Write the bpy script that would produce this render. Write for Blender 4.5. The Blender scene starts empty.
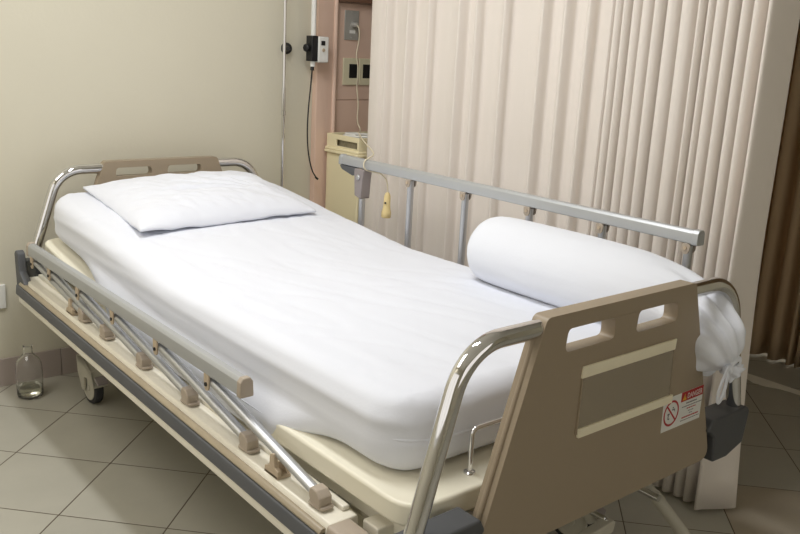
import bpy, bmesh, math, random
from math import pi, sin, cos, sqrt, exp
from mathutils import Vector, Matrix, noise, geometry

random.seed(4)
COL = bpy.context.scene.collection
SC = bpy.context.scene

# ------------------------------------------------------------------ materials
def lin(c):
    c /= 255.0
    return c / 12.92 if c <= 0.04045 else ((c + 0.055) / 1.055) ** 2.4

def rgb(r, g, b):
    return (lin(r), lin(g), lin(b), 1.0)

def N(nt, kind, **kw):
    n = nt.nodes.new(kind)
    for k, v in kw.items():
        setattr(n, k, v)
    return n

def mat(name, col, rough=0.5, metal=0.0, spec=0.5, var=0.0, vscale=6.0, bump=0.0, bscale=200.0,
        stretch=(1, 1, 1), sheen=0.0, coat=0.0, sub=0.0):
    m = bpy.data.materials.new(name)
    m.use_nodes = True
    nt = m.node_tree
    b = nt.nodes['Principled BSDF']
    b.inputs['Base Color'].default_value = col
    b.inputs['Roughness'].default_value = rough
    b.inputs['Metallic'].default_value = metal
    b.inputs['Specular IOR Level'].default_value = spec
    b.inputs['Sheen Weight'].default_value = sheen
    b.inputs['Coat Weight'].default_value = coat
    tc = N(nt, 'ShaderNodeTexCoord')
    mp = N(nt, 'ShaderNodeMapping')
    mp.inputs['Scale'].default_value = stretch
    nt.links.new(tc.outputs['Object'], mp.inputs['Vector'])
    if var > 0:
        nz = N(nt, 'ShaderNodeTexNoise')
        nz.inputs['Scale'].default_value = vscale
        nz.inputs['Detail'].default_value = 4
        nt.links.new(mp.outputs[0], nz.inputs['Vector'])
        mr = N(nt, 'ShaderNodeMapRange')
        mr.inputs['To Min'].default_value = 1 - var
        mr.inputs['To Max'].default_value = 1 + var
        nt.links.new(nz.outputs['Fac'], mr.inputs['Value'])
        vm = N(nt, 'ShaderNodeVectorMath', operation='SCALE')
        vm.inputs[0].default_value = col[:3]
        nt.links.new(mr.outputs[0], vm.inputs['Scale'])
        nt.links.new(vm.outputs[0], b.inputs['Base Color'])
    if bump > 0:
        n2 = N(nt, 'ShaderNodeTexNoise')
        n2.inputs['Scale'].default_value = bscale
        n2.inputs['Detail'].default_value = 3
        nt.links.new(mp.outputs[0], n2.inputs['Vector'])
        bp = N(nt, 'ShaderNodeBump')
        bp.inputs['Strength'].default_value = 1.0
        bp.inputs['Distance'].default_value = bump
        nt.links.new(n2.outputs['Fac'], bp.inputs['Height'])
        nt.links.new(bp.outputs[0], b.inputs['Normal'])
    return m

M = {}
M['wall'] = mat('painted wall', rgb(213, 208, 190), 0.75, var=0.02, vscale=3, bump=0.0004, bscale=90)
M['ceiling'] = mat('ceiling paint', rgb(232, 230, 222), 0.85, var=0.01)
M['baseboard'] = mat('skirting tile', rgb(176, 164, 158), 0.35, var=0.05, vscale=20)
M['joint'] = mat('tile joint', rgb(118, 108, 102), 0.8, var=0.05)
M['sheet'] = mat('white cotton sheet', rgb(228, 231, 240), 0.85, spec=0.2, var=0.008, vscale=4, bump=0.0003, bscale=160, sheen=0.1)
M['sheet_bolster'] = mat('white cotton bolster', rgb(231, 234, 242), 0.85, spec=0.2, var=0.008, bump=0.0004, bscale=120, sheen=0.1)
M['cream'] = mat('cream enamel', rgb(236, 231, 216), 0.36, var=0.02, vscale=8)
M['cream_plastic'] = mat('cream moulded deck', rgb(236, 231, 212), 0.42, var=0.015, vscale=10)
M['taupe'] = mat('taupe moulded plastic', rgb(156, 141, 120), 0.42, var=0.02, vscale=5, bump=0.00015, bscale=400)
M['taupe_cap'] = mat('taupe plastic cap', rgb(176, 163, 148), 0.4, var=0.04, vscale=40)
M['beige_clip'] = mat('beige plastic clip', rgb(192, 174, 150), 0.4, var=0.03, vscale=40)
M['lock'] = mat('grey mauve plastic lock', rgb(150, 142, 142), 0.4, var=0.03, vscale=40)
M['chrome'] = mat('chrome', rgb(226, 226, 228), 0.055, metal=1.0, var=0.02, vscale=30)
M['alu'] = mat('brushed aluminium', rgb(196, 198, 202), 0.36, metal=0.85, var=0.02, vscale=60, stretch=(1, .05, 1))
M['alu_bar'] = mat('satin aluminium bar', rgb(190, 193, 196), 0.42, metal=0.55, var=0.015, vscale=60, stretch=(1, .05, 1))
M['steel'] = mat('stainless plate', rgb(182, 180, 174), 0.4, metal=0.3, var=0.03, vscale=60)
M['dark'] = mat('dark grey bumper', rgb(88, 90, 94), 0.55, var=0.06, vscale=14)
M['blackish'] = mat('charcoal moulded corner', rgb(62, 63, 62), 0.5, var=0.06, vscale=20)
M['socket'] = mat('dark grey corner socket', rgb(78, 80, 83), 0.5, var=0.06, vscale=20)
M['black'] = mat('black plastic', rgb(26, 26, 28), 0.45, var=0.05, vscale=30)
M['rubber'] = mat('wheel rubber', rgb(48, 49, 52), 0.6, var=0.08, vscale=40)
M['hub'] = mat('wheel hub', rgb(188, 184, 170), 0.5, var=0.05, vscale=40)
M['white_plastic'] = mat('white plastic', rgb(232, 232, 228), 0.4, var=0.01)
M['ivory'] = mat('ivory plastic', rgb(222, 215, 185), 0.42, var=0.02, vscale=30)
M['cabinet'] = mat('cabinet yellow cream', rgb(238, 227, 190), 0.5, var=0.03, vscale=7)
M['pendant'] = mat('yellow cream pendant', rgb(224, 203, 148), 0.4, var=0.03, vscale=30)
M['pink'] = mat('pink tile', rgb(226, 196, 178), 0.4, var=0.03, vscale=8)
M['pink_joint'] = mat('pink joint', rgb(196, 166, 148), 0.7, var=0.03)
M['wood'] = mat('brown panel top', rgb(120, 88, 70), 0.5, var=0.12, vscale=20, stretch=(.3, 1, 6))
M['curtain'] = mat('cream curtain', rgb(233, 225, 217), 0.85, spec=0.15, var=0.025, vscale=5, bump=0.0003, bscale=260, stretch=(1, 1, .25), sheen=0.15)
M['tan_curtain'] = mat('tan curtain', rgb(206, 182, 150), 0.9, spec=0.15, var=0.05, vscale=6, bump=0.0003, bscale=200)
M['strip'] = mat('clear edging strip', rgb(164, 151, 128), 0.3, var=0.2, vscale=60, stretch=(1, .2, 1))
M['holder_strip'] = mat('cream holder strip', rgb(240, 232, 206), 0.5, var=0.04, vscale=30)
M['sticker'] = mat('sticker white', rgb(226, 226, 222), 0.45, var=0.02, vscale=60)
M['red'] = mat('sticker red', rgb(176, 32, 40), 0.45, var=0.03, vscale=60)
M['yellow'] = mat('sticker yellow', rgb(230, 175, 45), 0.45, var=0.03)
M['ink'] = mat('sticker grey ink', rgb(110, 108, 110), 0.6, var=0.1, vscale=300)
M['white_ink'] = mat('sticker white ink', rgb(235, 225, 222), 0.6, var=0.02)
M['cord'] = mat('cream cord', rgb(224, 214, 188), 0.6, var=0.03)
M['floor_strip'] = mat('pale floor strip', rgb(238, 234, 220), 0.6, var=0.15, vscale=12)
M['clutter'] = mat('mottled tray paper', rgb(150, 142, 120), 0.7, var=0.4, vscale=70)  # mottled mid-tone paper in the cabinet tray

nt = M['tan_curtain'].node_tree
tr = N(nt, 'ShaderNodeBsdfTranslucent'); tr.inputs['Color'].default_value = rgb(176, 156, 124)
mxs = N(nt, 'ShaderNodeMixShader'); mxs.inputs[0].default_value = 0.28
nt.links.new(nt.nodes['Principled BSDF'].outputs[0], mxs.inputs[1]); nt.links.new(tr.outputs[0], mxs.inputs[2])
nt.links.new(mxs.outputs[0], nt.nodes['Material Output'].inputs['Surface'])

def glass(name, col, ior=1.45, rough=0.0):
    m = bpy.data.materials.new(name); m.use_nodes = True
    b = m.node_tree.nodes['Principled BSDF']
    b.inputs['Base Color'].default_value = col
    b.inputs['Roughness'].default_value = rough
    b.inputs['Transmission Weight'].default_value = 1.0
    b.inputs['IOR'].default_value = ior
    nt = m.node_tree
    nz = N(nt, 'ShaderNodeTexNoise'); nz.inputs['Scale'].default_value = 30
    bp = N(nt, 'ShaderNodeBump'); bp.inputs['Distance'].default_value = 0.0002
    nt.links.new(nz.outputs['Fac'], bp.inputs['Height']); nt.links.new(bp.outputs[0], b.inputs['Normal'])
    return m
M['glass'] = glass('bottle glass', (0.99, 1, 0.995, 1))
M['liquid'] = glass('bottle liquid', (0.93, 0.93, 0.80, 1), 1.33)
M['film'] = mat('clear card film', rgb(188, 178, 158), 0.10, var=0.04, vscale=10)
M['film'].node_tree.nodes['Principled BSDF'].inputs['Alpha'].default_value = 0.30

def floor_material():
    m = bpy.data.materials.new('floor tiles'); m.use_nodes = True
    nt = m.node_tree; b = nt.nodes['Principled BSDF']; L = nt.links.new
    geo = N(nt, 'ShaderNodeNewGeometry')
    S = 0.3255
    def math_(op, a, b_=None, c=None):
        n = N(nt, 'ShaderNodeMath', operation=op)
        for i, v in enumerate((a, b_, c)):
            if v is None: continue
            if isinstance(v, (int, float)): n.inputs[i].default_value = v
            else: L(v, n.inputs[i])
        return n.outputs[0]
    def coord(d, off):
        n = N(nt, 'ShaderNodeVectorMath', operation='DOT_PRODUCT')
        n.inputs[1].default_value = d
        L(geo.outputs['Position'], n.inputs[0])
        return math_('DIVIDE', math_('SUBTRACT', n.outputs['Value'], off), S)
    u = coord((0.735, 0.678, 0), 0.651 - 10 * S)
    v = coord((-0.678, 0.735, 0), 1.4695 - 20 * S)
    def edge(t):
        f = math_('FRACT', t)
        return math_('MINIMUM', f, math_('SUBTRACT', 1.0, f))
    e = math_('MINIMUM', edge(u), edge(v))
    grout = N(nt, 'ShaderNodeMapRange'); grout.inputs['From Min'].default_value = 0.0035; grout.inputs['From Max'].default_value = 0.0075
    grout.inputs['To Min'].default_value = 1; grout.inputs['To Max'].default_value = 0
    L(e, grout.inputs['Value'])
    comb = N(nt, 'ShaderNodeCombineXYZ')
    L(math_('FLOOR', u), comb.inputs[0]); L(math_('FLOOR', v), comb.inputs[1])
    wn = N(nt, 'ShaderNodeTexWhiteNoise', noise_dimensions='3D'); L(comb.outputs[0], wn.inputs['Vector'])
    nz = N(nt, 'ShaderNodeTexNoise'); nz.inputs['Scale'].default_value = 9; nz.inputs['Detail'].default_value = 6
    L(geo.outputs['Position'], nz.inputs['Vector'])
    k = math_('ADD', math_('MULTIPLY', wn.outputs['Value'], 0.07), math_('MULTIPLY', nz.outputs['Fac'], 0.14))
    k = math_('ADD', k, 0.88)
    # one warmer-toned tile right of the bed's foot
    uf = math_('FLOOR', u); vf = math_('FLOOR', v)
    isu = math_('COMPARE', uf, 10.0, 0.1); isv = math_('COMPARE', vf, 13.0, 0.1)
    red = math_('MULTIPLY', isu, isv)
    mx0 = N(nt, 'ShaderNodeMix', data_type='RGBA')
    mx0.inputs['A'].default_value = rgb(176, 173, 161); mx0.inputs['B'].default_value = rgb(174, 164, 147)
    L(red, mx0.inputs['Factor'])
    sc = N(nt, 'ShaderNodeVectorMath', operation='SCALE'); L(mx0.outputs['Result'], sc.inputs[0]); L(k, sc.inputs['Scale'])
    mx = N(nt, 'ShaderNodeMix', data_type='RGBA'); L(grout.outputs[0], mx.inputs['Factor'])
    L(sc.outputs[0], mx.inputs['A']); mx.inputs['B'].default_value = rgb(84, 72, 56)
    L(mx.outputs['Result'], b.inputs['Base Color'])
    b.inputs['Roughness'].default_value = 0.38
    b.inputs['Specular IOR Level'].default_value = 0.4
    bp = N(nt, 'ShaderNodeBump'); bp.inputs['Distance'].default_value = 0.001
    L(math_('SUBTRACT', 1.0, grout.outputs[0]), bp.inputs['Height']); L(bp.outputs[0], b.inputs['Normal'])
    return m
M['floor'] = floor_material()

# ------------------------------------------------------------------ mesh builder
class MB:
    def __init__(s):
        s.v = []; s.f = []; s.mi = []; s.mats = []
    def m(s, name):
        if name not in s.mats: s.mats.append(name)
        return s.mats.index(name)
    def add(s, vs, fs, mname):
        k = len(s.v); i = s.m(mname)
        s.v += [Vector(p) for p in vs]
        for f in fs:
            s.f.append(tuple(k + q for q in f)); s.mi.append(i)
        return s
    def box(s, x0, x1, y0, y1, z0, z1, mname):
        vs = [(x, y, z) for x in (x0, x1) for y in (y0, y1) for z in (z0, z1)]
        fs = [(0, 1, 3, 2), (4, 6, 7, 5), (0, 4, 5, 1), (2, 3, 7, 6), (0, 2, 6, 4), (1, 5, 7, 3)]
        return s.add(vs, fs, mname)
    def prism(s, poly, axis, a, b, mname, holes=()):
        """poly: 2D points in the plane across axis (0: yz, 1: xz, 2: xy)"""
        def p3(p, t):
            if axis == 0: return (t, p[0], p[1])
            if axis == 1: return (p[0], t, p[1])
            return (p[0], p[1], t)
        loops = [list(poly)] + [list(h) for h in holes]
        flat = [p for l in loops for p in l]
        n = len(flat)
        if holes:
            tris = geometry.tessellate_polygon([[Vector((p[0], p[1], 0)) for p in l] for l in loops])
            tris = [tuple(t) for t in tris]
        else:
            tris = [tuple(range(n))]
        vs = [p3(p, a) for p in flat] + [p3(p, b) for p in flat]
        fs = list(tris) + [tuple(n + q for q in reversed(t)) for t in tris]
        k = 0
        for l in loops:
            c = len(l)
            for i in range(c):
                j = (i + 1) % c
                fs.append((k + i, k + j, n + k + j, n + k + i))
            k += c
        return s.add(vs, fs, mname)
    def sweep(s, pts, r, mname, n=14, closed=False, caps=True, sx=1.0, up=None):
        pts = [Vector(p) for p in pts]; c = len(pts)
        rr = r if isinstance(r, (list, tuple)) else [r] * c
        tans = []
        for i in range(c):
            if closed: t = pts[(i + 1) % c] - pts[i - 1]
            else: t = pts[min(i + 1, c - 1)] - pts[max(i - 1, 0)]
            tans.append(t.normalized())
        u = Vector(up) if up else (Vector((0, 0, 1)) if abs(tans[0].z) < 0.9 else Vector((1, 0, 0)))
        vs = []
        for i in range(c):
            t = tans[i]
            u = (u - t * u.dot(t)).normalized(); w = t.cross(u)
            for k in range(n):
                a = 2 * pi * k / n
                vs.append(pts[i] + (u * cos(a) + w * sin(a) * sx) * rr[i])
        fs = []
        last = c if closed else c - 1
        for i in range(last):
            j = (i + 1) % c
            for k in range(n):
                q = (k + 1) % n
                fs.append((i * n + k, i * n + q, j * n + q, j * n + k))
        if caps and not closed:
            fs.append(tuple(reversed(range(n)))); fs.append(tuple(range((c - 1) * n, c * n)))
        return s.add(vs, fs, mname)
    def lathe(s, prof, c, axis, mname, n=28):
        """prof: (radius, height) pairs"""
        ax = Vector(axis).normalized()
        u = ax.orthogonal().normalized(); w = ax.cross(u); c = Vector(c)
        vs = []
        for r, h in prof:
            for k in range(n):
                a = 2 * pi * k / n
                vs.append(c + ax * h + (u * cos(a) + w * sin(a)) * max(r, 1e-5))
        fs = []
        for i in range(len(prof) - 1):
            for k in range(n):
                q = (k + 1) % n
                fs.append((i * n + k, i * n + q, (i + 1) * n + q, (i + 1) * n + k))
        fs.append(tuple(reversed(range(n)))); fs.append(tuple(range((len(prof) - 1) * n, len(prof) * n)))
        return s.add(vs, fs, mname)
    def text(s, body, size, origin, xdir, zdir, mname, thick=0.0004, width=None):
        cu = bpy.data.curves.new('t', 'FONT'); cu.body = body; cu.size = size; cu.extrude = 0
        cu.offset = size * 0.012
        o = bpy.data.objects.new('t', cu); COL.objects.link(o)
        dg = bpy.context.evaluated_depsgraph_get(); dg.update()
        me = bpy.data.meshes.new_from_object(o.evaluated_get(dg))
        xs = [v.co.x for v in me.vertices]; x0, x1 = min(xs), max(xs)
        kx = (width / (x1 - x0)) if width else 1
        O = Vector(origin); X = Vector(xdir); Z = Vector(zdir)
        s.add([O + X * (v.co.x - x0) * kx + Z * v.co.y for v in me.vertices], [tuple(p.vertices) for p in me.polygons], mname)
        bpy.data.objects.remove(o); bpy.data.curves.remove(cu); bpy.data.meshes.remove(me)
        return s
    def build(s, name, parent=None, bevel=0.0, seg=2, smooth=True, subd=0, angle=40, weld=False):
        me = bpy.data.meshes.new(name)
        org = Vector((0, 0, 0))
        me.from_pydata([tuple(v) for v in s.v], [], s.f)
        for nme in s.mats: me.materials.append(M[nme])
        for p, i in zip(me.polygons, s.mi): p.material_index = i
        bm = bmesh.new(); bm.from_mesh(me)
        if weld: bmesh.ops.remove_doubles(bm, verts=bm.verts, dist=1e-5)
        bmesh.ops.recalc_face_normals(bm, faces=bm.faces)
        bm.to_mesh(me); bm.free()
        if smooth:
            for p in me.polygons: p.use_smooth = True
            me.set_sharp_from_angle(angle=math.radians(angle))
        o = bpy.data.objects.new(name, me); COL.objects.link(o)
        if parent:
            o.parent = parent
            o.matrix_parent_inverse = Matrix.Translation(-parent_world(parent))
        if bevel:
            b = o.modifiers.new('bevel', 'BEVEL'); b.width = bevel; b.segments = seg
            b.limit_method = 'ANGLE'; b.angle_limit = math.radians(35); b.harden_normals = False
            if smooth:
                for p in me.polygons: p.use_smooth = True
                me.set_sharp_from_angle(angle=math.radians(80))
        if subd:
            d = o.modifiers.new('sub', 'SUBSURF'); d.levels = subd; d.render_levels = subd
        return o

def parent_world(p):
    # parts carry their coordinates in world space; only the top-level empty is offset
    return Vector(p.location) if p.parent is None else Vector((0, 0, 0))

def empty(name, loc, label, cat, group=None):
    o = bpy.data.objects.new(name, None); o.location = loc; o.empty_display_size = 0.1
    COL.objects.link(o); tag(o, label, cat, group); return o

def tag(o, label, cat, group=None):
    o['label'] = label; o['category'] = cat
    if group: o['group'] = group
    return o

def structure(o):
    o['kind'] = 'structure'; return o

def set_origin(o, p):
    """move a top-level mesh's origin to its base point"""
    p = Vector(p)
    o.data.transform(Matrix.Translation(-p)); o.location = p; return o

def fillet(pts, R, seg=8):
    pts = [Vector(p) for p in pts]; out = [pts[0]]
    for i in range(1, len(pts) - 1):
        r = R[i - 1] if isinstance(R, (list, tuple)) else R
        a = (pts[i - 1] - pts[i]).normalized(); b = (pts[i + 1] - pts[i]).normalized()
        ang = a.angle(b)
        d = r / math.tan(ang / 2)
        d = min(d, (pts[i - 1] - pts[i]).length * .49 if i > 1 else 9, (pts[i + 1] - pts[i]).length * .9)
        p0 = pts[i] + a * d; p1 = pts[i] + b * d
        r = d * math.tan(ang / 2)
        cen = pts[i] + (a + b).normalized() * (r / sin(ang / 2))
        v0 = p0 - cen; v1 = p1 - cen; tot = v0.angle(v1); axis = v0.cross(v1).normalized()
        for k in range(seg + 1):
            out.append(cen + Matrix.Rotation(tot * k / seg, 3, axis) @ v0)
    out.append(pts[-1]); return out

def round_poly(pts, R, seg=6):
    """2D closed polygon with rounded corners"""
    n = len(pts); out = []
    for i in range(n):
        p = Vector(pts[i]); a = Vector(pts[i - 1]) - p; b = Vector(pts[(i + 1) % n]) - p
        r = R[i] if isinstance(R, (list, tuple)) else R
        if r <= 0: out.append(tuple(p)); continue
        ang = a.angle(b); d = min(r / math.tan(ang / 2), a.length * .48, b.length * .48)
        p0 = p + a.normalized() * d; p1 = p + b.normalized() * d
        for k in range(seg + 1):
            t = k / seg
            q = p0 * (1 - t) ** 2 + p * 2 * t * (1 - t) + p1 * t ** 2
            out.append((q.x, q.y))
    return out

def lerp(a, b, t): return a + (b - a) * t
def table(xs, ys, x):
    if x <= xs[0]: return ys[0]
    for i in range(len(xs) - 1):
        if x <= xs[i + 1]:
            t = (x - xs[i]) / (xs[i + 1] - xs[i]); t = t * t * (3 - 2 * t)
            return lerp(ys[i], ys[i + 1], t)
    return ys[-1]
def nz(x, y, z=0.0): return noise.noise(Vector((x, y, z)))

# ------------------------------------------------------------------ the room
XL, XR, YB, YF, H = -2.5, 2.75, 2.36, -3.2, 2.75
structure(MB().box(XL - .1, XR + .1, YF - .1, YB + .1, -0.08, 0, 'floor').build('floor', smooth=False))
structure(MB().box(XL - .1, XR + .1, YF - .1, YB + .1, H, H + .08, 'ceiling').build('ceiling', smooth=False))
structure(MB().box(XL - .1, XR + .1, YB, YB + .1, 0, H, 'wall').build('wall_back', smooth=False))
m = MB(); wy0, wy1, wz0, wz1 = -1.7, 1.6, .8, 2.3
m.box(XL - .1, XL, YF, wy0, 0, H, 'wall'); m.box(XL - .1, XL, wy1, YB, 0, H, 'wall')
m.box(XL - .1, XL, wy0, wy1, 0, wz0, 'wall'); m.box(XL - .1, XL, wy0, wy1, wz1, H, 'wall')
structure(m.build('wall_left', smooth=False))
m = MB()
for a, b_ in ((wy0, wy0 + .05), (wy1 - .05, wy1), (-.48, -.43), (.75, .80)): m.box(XL - .08, XL - .03, a, b_, wz0, wz1, 'white_plastic')
for a, b_ in ((wz0, wz0 + .05), (wz1 - .05, wz1)): m.box(XL - .08, XL - .03, wy0, wy1, a, b_, 'white_plastic')
structure(m.build('fill_window_left', bevel=.004))  # unseen window, added to light the bed's left side and the chrome
m = MB(); wy0, wy1, wz0, wz1 = -.5, 1.9, .25, 2.45
m.box(XR, XR + .1, YF, wy0, 0, H, 'wall'); m.box(XR, XR + .1, wy1, YB, 0, H, 'wall')
m.box(XR, XR + .1, wy0, wy1, 0, wz0, 'wall'); m.box(XR, XR + .1, wy0, wy1, wz1, H, 'wall')
structure(m.build('wall_right', smooth=False))
m = MB()
for a, b_ in ((wy0, wy0 + .05), (wy1 - .05, wy1), (.68, .73)): m.box(XR + .03, XR + .08, a, b_, wz0, wz1, 'white_plastic')
for a, b_ in ((wz0, wz0 + .05), (wz1 - .05, wz1)): m.box(XR + .03, XR + .08, wy0, wy1, a, b_, 'white_plastic')
structure(m.build('window_3', bevel=.004))
m = MB(); a0, a1, b0, b1 = -1.6, 1.6, .8, 2.4
m.box(XL - .1, a0, YF - .1, YF, 0, H, 'wall'); m.box(a1, XR + .1, YF - .1, YF, 0, H, 'wall')
m.box(a0, a1, YF - .1, YF, 0, b0, 'wall'); m.box(a0, a1, YF - .1, YF, b1, H, 'wall')
structure(m.build('wall_front', smooth=False))
m = MB()
for q in (a0, -.03, a1 - .06): m.box(q, q + .06, YF - .08, YF - .03, b0, b1, 'white_plastic')
for q in (b0, b1 - .06): m.box(a0, a1, YF - .08, YF - .03, q, q + .06, 'white_plastic')
structure(m.build('fill_window_front', bevel=.004))  # unseen window, added for brighter reflections in the chrome and front fill
# skirting of separate tiles along the back wall
m = MB(); x = XL
xs = [-0.39 + 0.3255 * k for k in range(-6, 4)]
m.box(XL, 0.79, YB - .006, YB, 0, 0.11, 'joint')
for a in xs:
    x0, x1 = a + .0015, min(a + .324, .788)
    if x1 > x0: m.box(max(x0, XL), x1, YB - .012, YB - .004, 0, 0.112, 'baseboard')
structure(m.build('baseboard_back', bevel=.001, seg=1))
# pink tiled service panel: pilaster, recessed tile field, brown top rail
m = MB()
m.prism(round_poly([(.795, YB), (.795, YB - .035), (.885, YB - .035), (.885, YB)], [0, .004, .004, 0], 3), 2, 0, H, 'pink')
m.sweep([(.893, YB - .034, z) for z in (0, H)], .011, 'pink', n=16)
m.box(.90, 1.9, YB - .012, YB, 0, H, 'pink_joint')
for z0, z1 in ((0, .36), (.362, .73), (.732, 1.093), (1.096, 1.532)):
    for x0 in (.905, 1.27):
        m.box(x0, x0 + .363, YB - .016, YB - .004, z0, z1 - .002, 'pink')
m.box(.905, 1.9, YB - .05, YB, 1.536, 1.63, 'wood')
m.box(.905, 1.9, YB - .016, YB, 1.63, H, 'pink')
structure(m.build('wall_service_panel', bevel=.0012, seg=1))
# pale strip of uneven width across the floor on the far side
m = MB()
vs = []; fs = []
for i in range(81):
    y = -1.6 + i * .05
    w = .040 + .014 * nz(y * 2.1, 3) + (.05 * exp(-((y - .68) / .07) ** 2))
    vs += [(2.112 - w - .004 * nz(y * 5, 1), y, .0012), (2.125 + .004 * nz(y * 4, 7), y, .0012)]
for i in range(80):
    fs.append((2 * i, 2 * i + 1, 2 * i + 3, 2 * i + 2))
m.add(vs, fs, 'floor_strip')
o = m.build('pale_floor_strip'); structure(o)

# ceiling lamp
LX, LY = -0.42, 0.95
t = empty('ceiling_light', (LX, LY, H), 'white fluorescent ceiling light above the hospital bed, out of frame', 'light')
m = MB().box(LX - .12, LX + .12, LY - .65, LY + .65, H - .06, H, 'white_plastic'); m.build('housing', t, bevel=.01)
em = bpy.data.materials.new('lamp diffuser'); em.use_nodes = True
b = em.node_tree.nodes['Principled BSDF']; b.inputs['Emission Color'].default_value = (1, .985, .975, 1); b.inputs['Emission Strength'].default_value = 2.0
M['lamp'] = em
MB().box(LX - .1, LX + .1, LY - .62, LY + .62, H - .068, H - .061, 'lamp').build('diffuser', t, smooth=False)

# ------------------------------------------------------------------ hospital bed
bed = empty('hospital_bed', (0, 1.1, 0), 'adjustable hospital bed with taupe end boards, chrome end tubes and folding side rails', 'bed')

def slope(y):
    """rise of the backrest section"""
    t = max(0.0, y - 1.18)
    return 0.105 * (sqrt(t * t + 0.0025) - 0.05) if t > 0 else 0.0
def slope_lin(y): return max(0.0, y - 1.42) * 0.13

# deck panels
def deck(y0, y1, name, corners, lift):
    m = MB()
    hw = .503
    poly = round_poly([(-hw, y0), (hw, y0), (hw, y1), (-hw, y1)], corners, 8)
    m.prism(poly, 2, .465, .515, 'cream_plastic')
    # recessed grooves are hidden by the mattress; a stiffening rib runs round the underside
    m.prism(round_poly([(-hw + .05, y0 + .05), (hw - .05, y0 + .05), (hw - .05, y1 - .05), (-hw + .05, y1 - .05)], .03), 2, .440, .466, 'cream_plastic')
    if lift:
        for v in m.v: v.z += slope_lin(v.y)
    return m.build(name, bed, bevel=.011, seg=4)
deck(.075, 1.405, 'deck_panel', [.075, .075, .01, .01], False)
deck(1.425, 2.165, 'backrest_panel', [.01, .01, .07, .07], True)

# mattress retainer hoop on the foot of the deck
m = MB()
m.sweep(fillet([(-.302, .125, .51), (-.302, .125, .612), (.302, .125, .612), (.302, .125, .51)], .014, 6), .0055, 'chrome', n=12)
for x in (-.302, .302): m.lathe([(.013, 0), (.012, .004), (.007, .007)], (x, .125, .5145), (0, 0, 1), 'chrome', 18)
m.build('mattress_retainer', bed)

# end boards
ZT = .874
def end_board(name, y, sgn, ht=.252, th=.036, sz=(.793, .841), sxs=((-.192, -.038), (.038, .188))):
    """front face at y; sgn: direction of thickness"""
    bot = .398
    k = (ZT - bot)
    poly = round_poly([(-ht, ZT), (ht, ZT), (.418, bot), (-.405, bot)], [.018, .018, .03, .03], 6)
    slots = []
    for a, b_ in sxs:
        slots.append(round_poly([(a, sz[0]), (a + .006, sz[1]), (b_, sz[1]), (b_ + .004, sz[0])], .014, 6))
    m = MB(); m.prism(poly, 1, y, y + th * sgn, 'taupe', holes=slots)
    o = m.build(name, bed, bevel=.008, seg=4)
    return o
foot = end_board('footboard', 0.0, 1)
head = end_board('headboard', 2.215, 1, .236, .036, (.815, .848), ((-.196, -.05), (.015, .162)))
# raised seam running round the thickness of the boards
for brd, y, ht in ((foot, .019, .2565), (head, 2.234, .2405)):
    MB().sweep([(-.4, y, .42), (-ht, y, .85)], .006, 'taupe', n=10).build('edge_seam', brd)
    MB().sweep([(.413, y, .42), (ht, y, .85)], .006, 'taupe', n=10).build('edge_seam', brd)

def end_tube(name, y, xb, xc, zt):
    for s in (-1, 1):
        pts = fillet([(s * xb, y, .46), (s * xc, y, zt), (s * .22, y, zt)], .115, 12)
        MB().sweep(pts, .0185, 'chrome', n=24).build(name, bed)
end_tube('foot_tube', .020, .556, .443, .848)
end_tube('head_tube', 2.236, .532, .402, .846)

# charcoal corner sockets under the tubes
def corner_socket(s, y0, y1, off=0.0):
    m = MB()
    poly = [(.385, .478), (.415, .455), (.425, .385), (.49, .383), (.562, .405), (.576, .490), (.565, .502), (.40, .505)]
    poly = [(s * (a - off), z) for a, z in poly]
    m.prism(round_poly(poly, .008, 3), 1, y0, y1, 'socket')
    return m.build('corner_socket', bed, bevel=.005, seg=3)
for s in (-1, 1):
    corner_socket(s, -.010, .055)
    corner_socket(s, 2.20, 2.262, .020)
for s in (-1, 1):
    m = MB()
    m.prism(round_poly([(2.10, .378), (2.195, .378), (2.205, .52), (2.19, .535), (2.165, .528), (2.155, .46), (2.10, .43)], .012, 4), 0, s * .556, s * .584, 'dark')
    m.prism(round_poly([(2.165, .42), (2.20, .42), (2.20, .50), (2.165, .50)], .006, 4), 0, s * .52, s * .557, 'blackish')
    m.build('bumper_corner', bed, bevel=.007, seg=3)

def lean(y): return .022 * (y - .40)
# side frame: enamel beam, clear edging, bumper, lower lip
for s in (-1, 1):
    m = MB()
    prof = [(.500, .436), (.568, .436), (.576, .420), (.574, .374), (.589, .371), (.589, .350), (.580, .342), (.530, .342), (.530, .40), (.500, .40)]
    prof = [(s * a, z) for a, z in prof]
    m.prism(prof, 1, .235, 2.165, 'cream')
    m.prism([(s * .503, .436), (s * .521, .436), (s * .521, .447), (s * .503, .447)], 1, .26, 2.15, 'cream')
    fr = m.build('side_frame', bed, bevel=.003)
    m = MB()
    m.prism([(s * .5745, .416), (s * .590, .416), (s * .590, .420), (s * .584, .4265), (s * .577, .4275), (s * .572, .424)], 1, .243, 2.15, 'strip')
    m.build('edging_strip', fr, bevel=.0012)
    m = MB()
    m.prism(round_poly([(s * .573, .4155), (s * .593, .413), (s * .596, .380), (s * .591, .373), (s * .573, .373)], .005, 3), 1, .11, 2.17, 'dark')
    m.build('bumper', fr)
    m = MB()
    m.prism(round_poly([(s * .52, .437), (s * .578, .437), (s * .582, .40), (s * .582, .37), (s * .52, .37)], .008, 3), 1, .165, .236, 'taupe_cap')
    m.build('end_cap', fr, bevel=.004)
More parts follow.
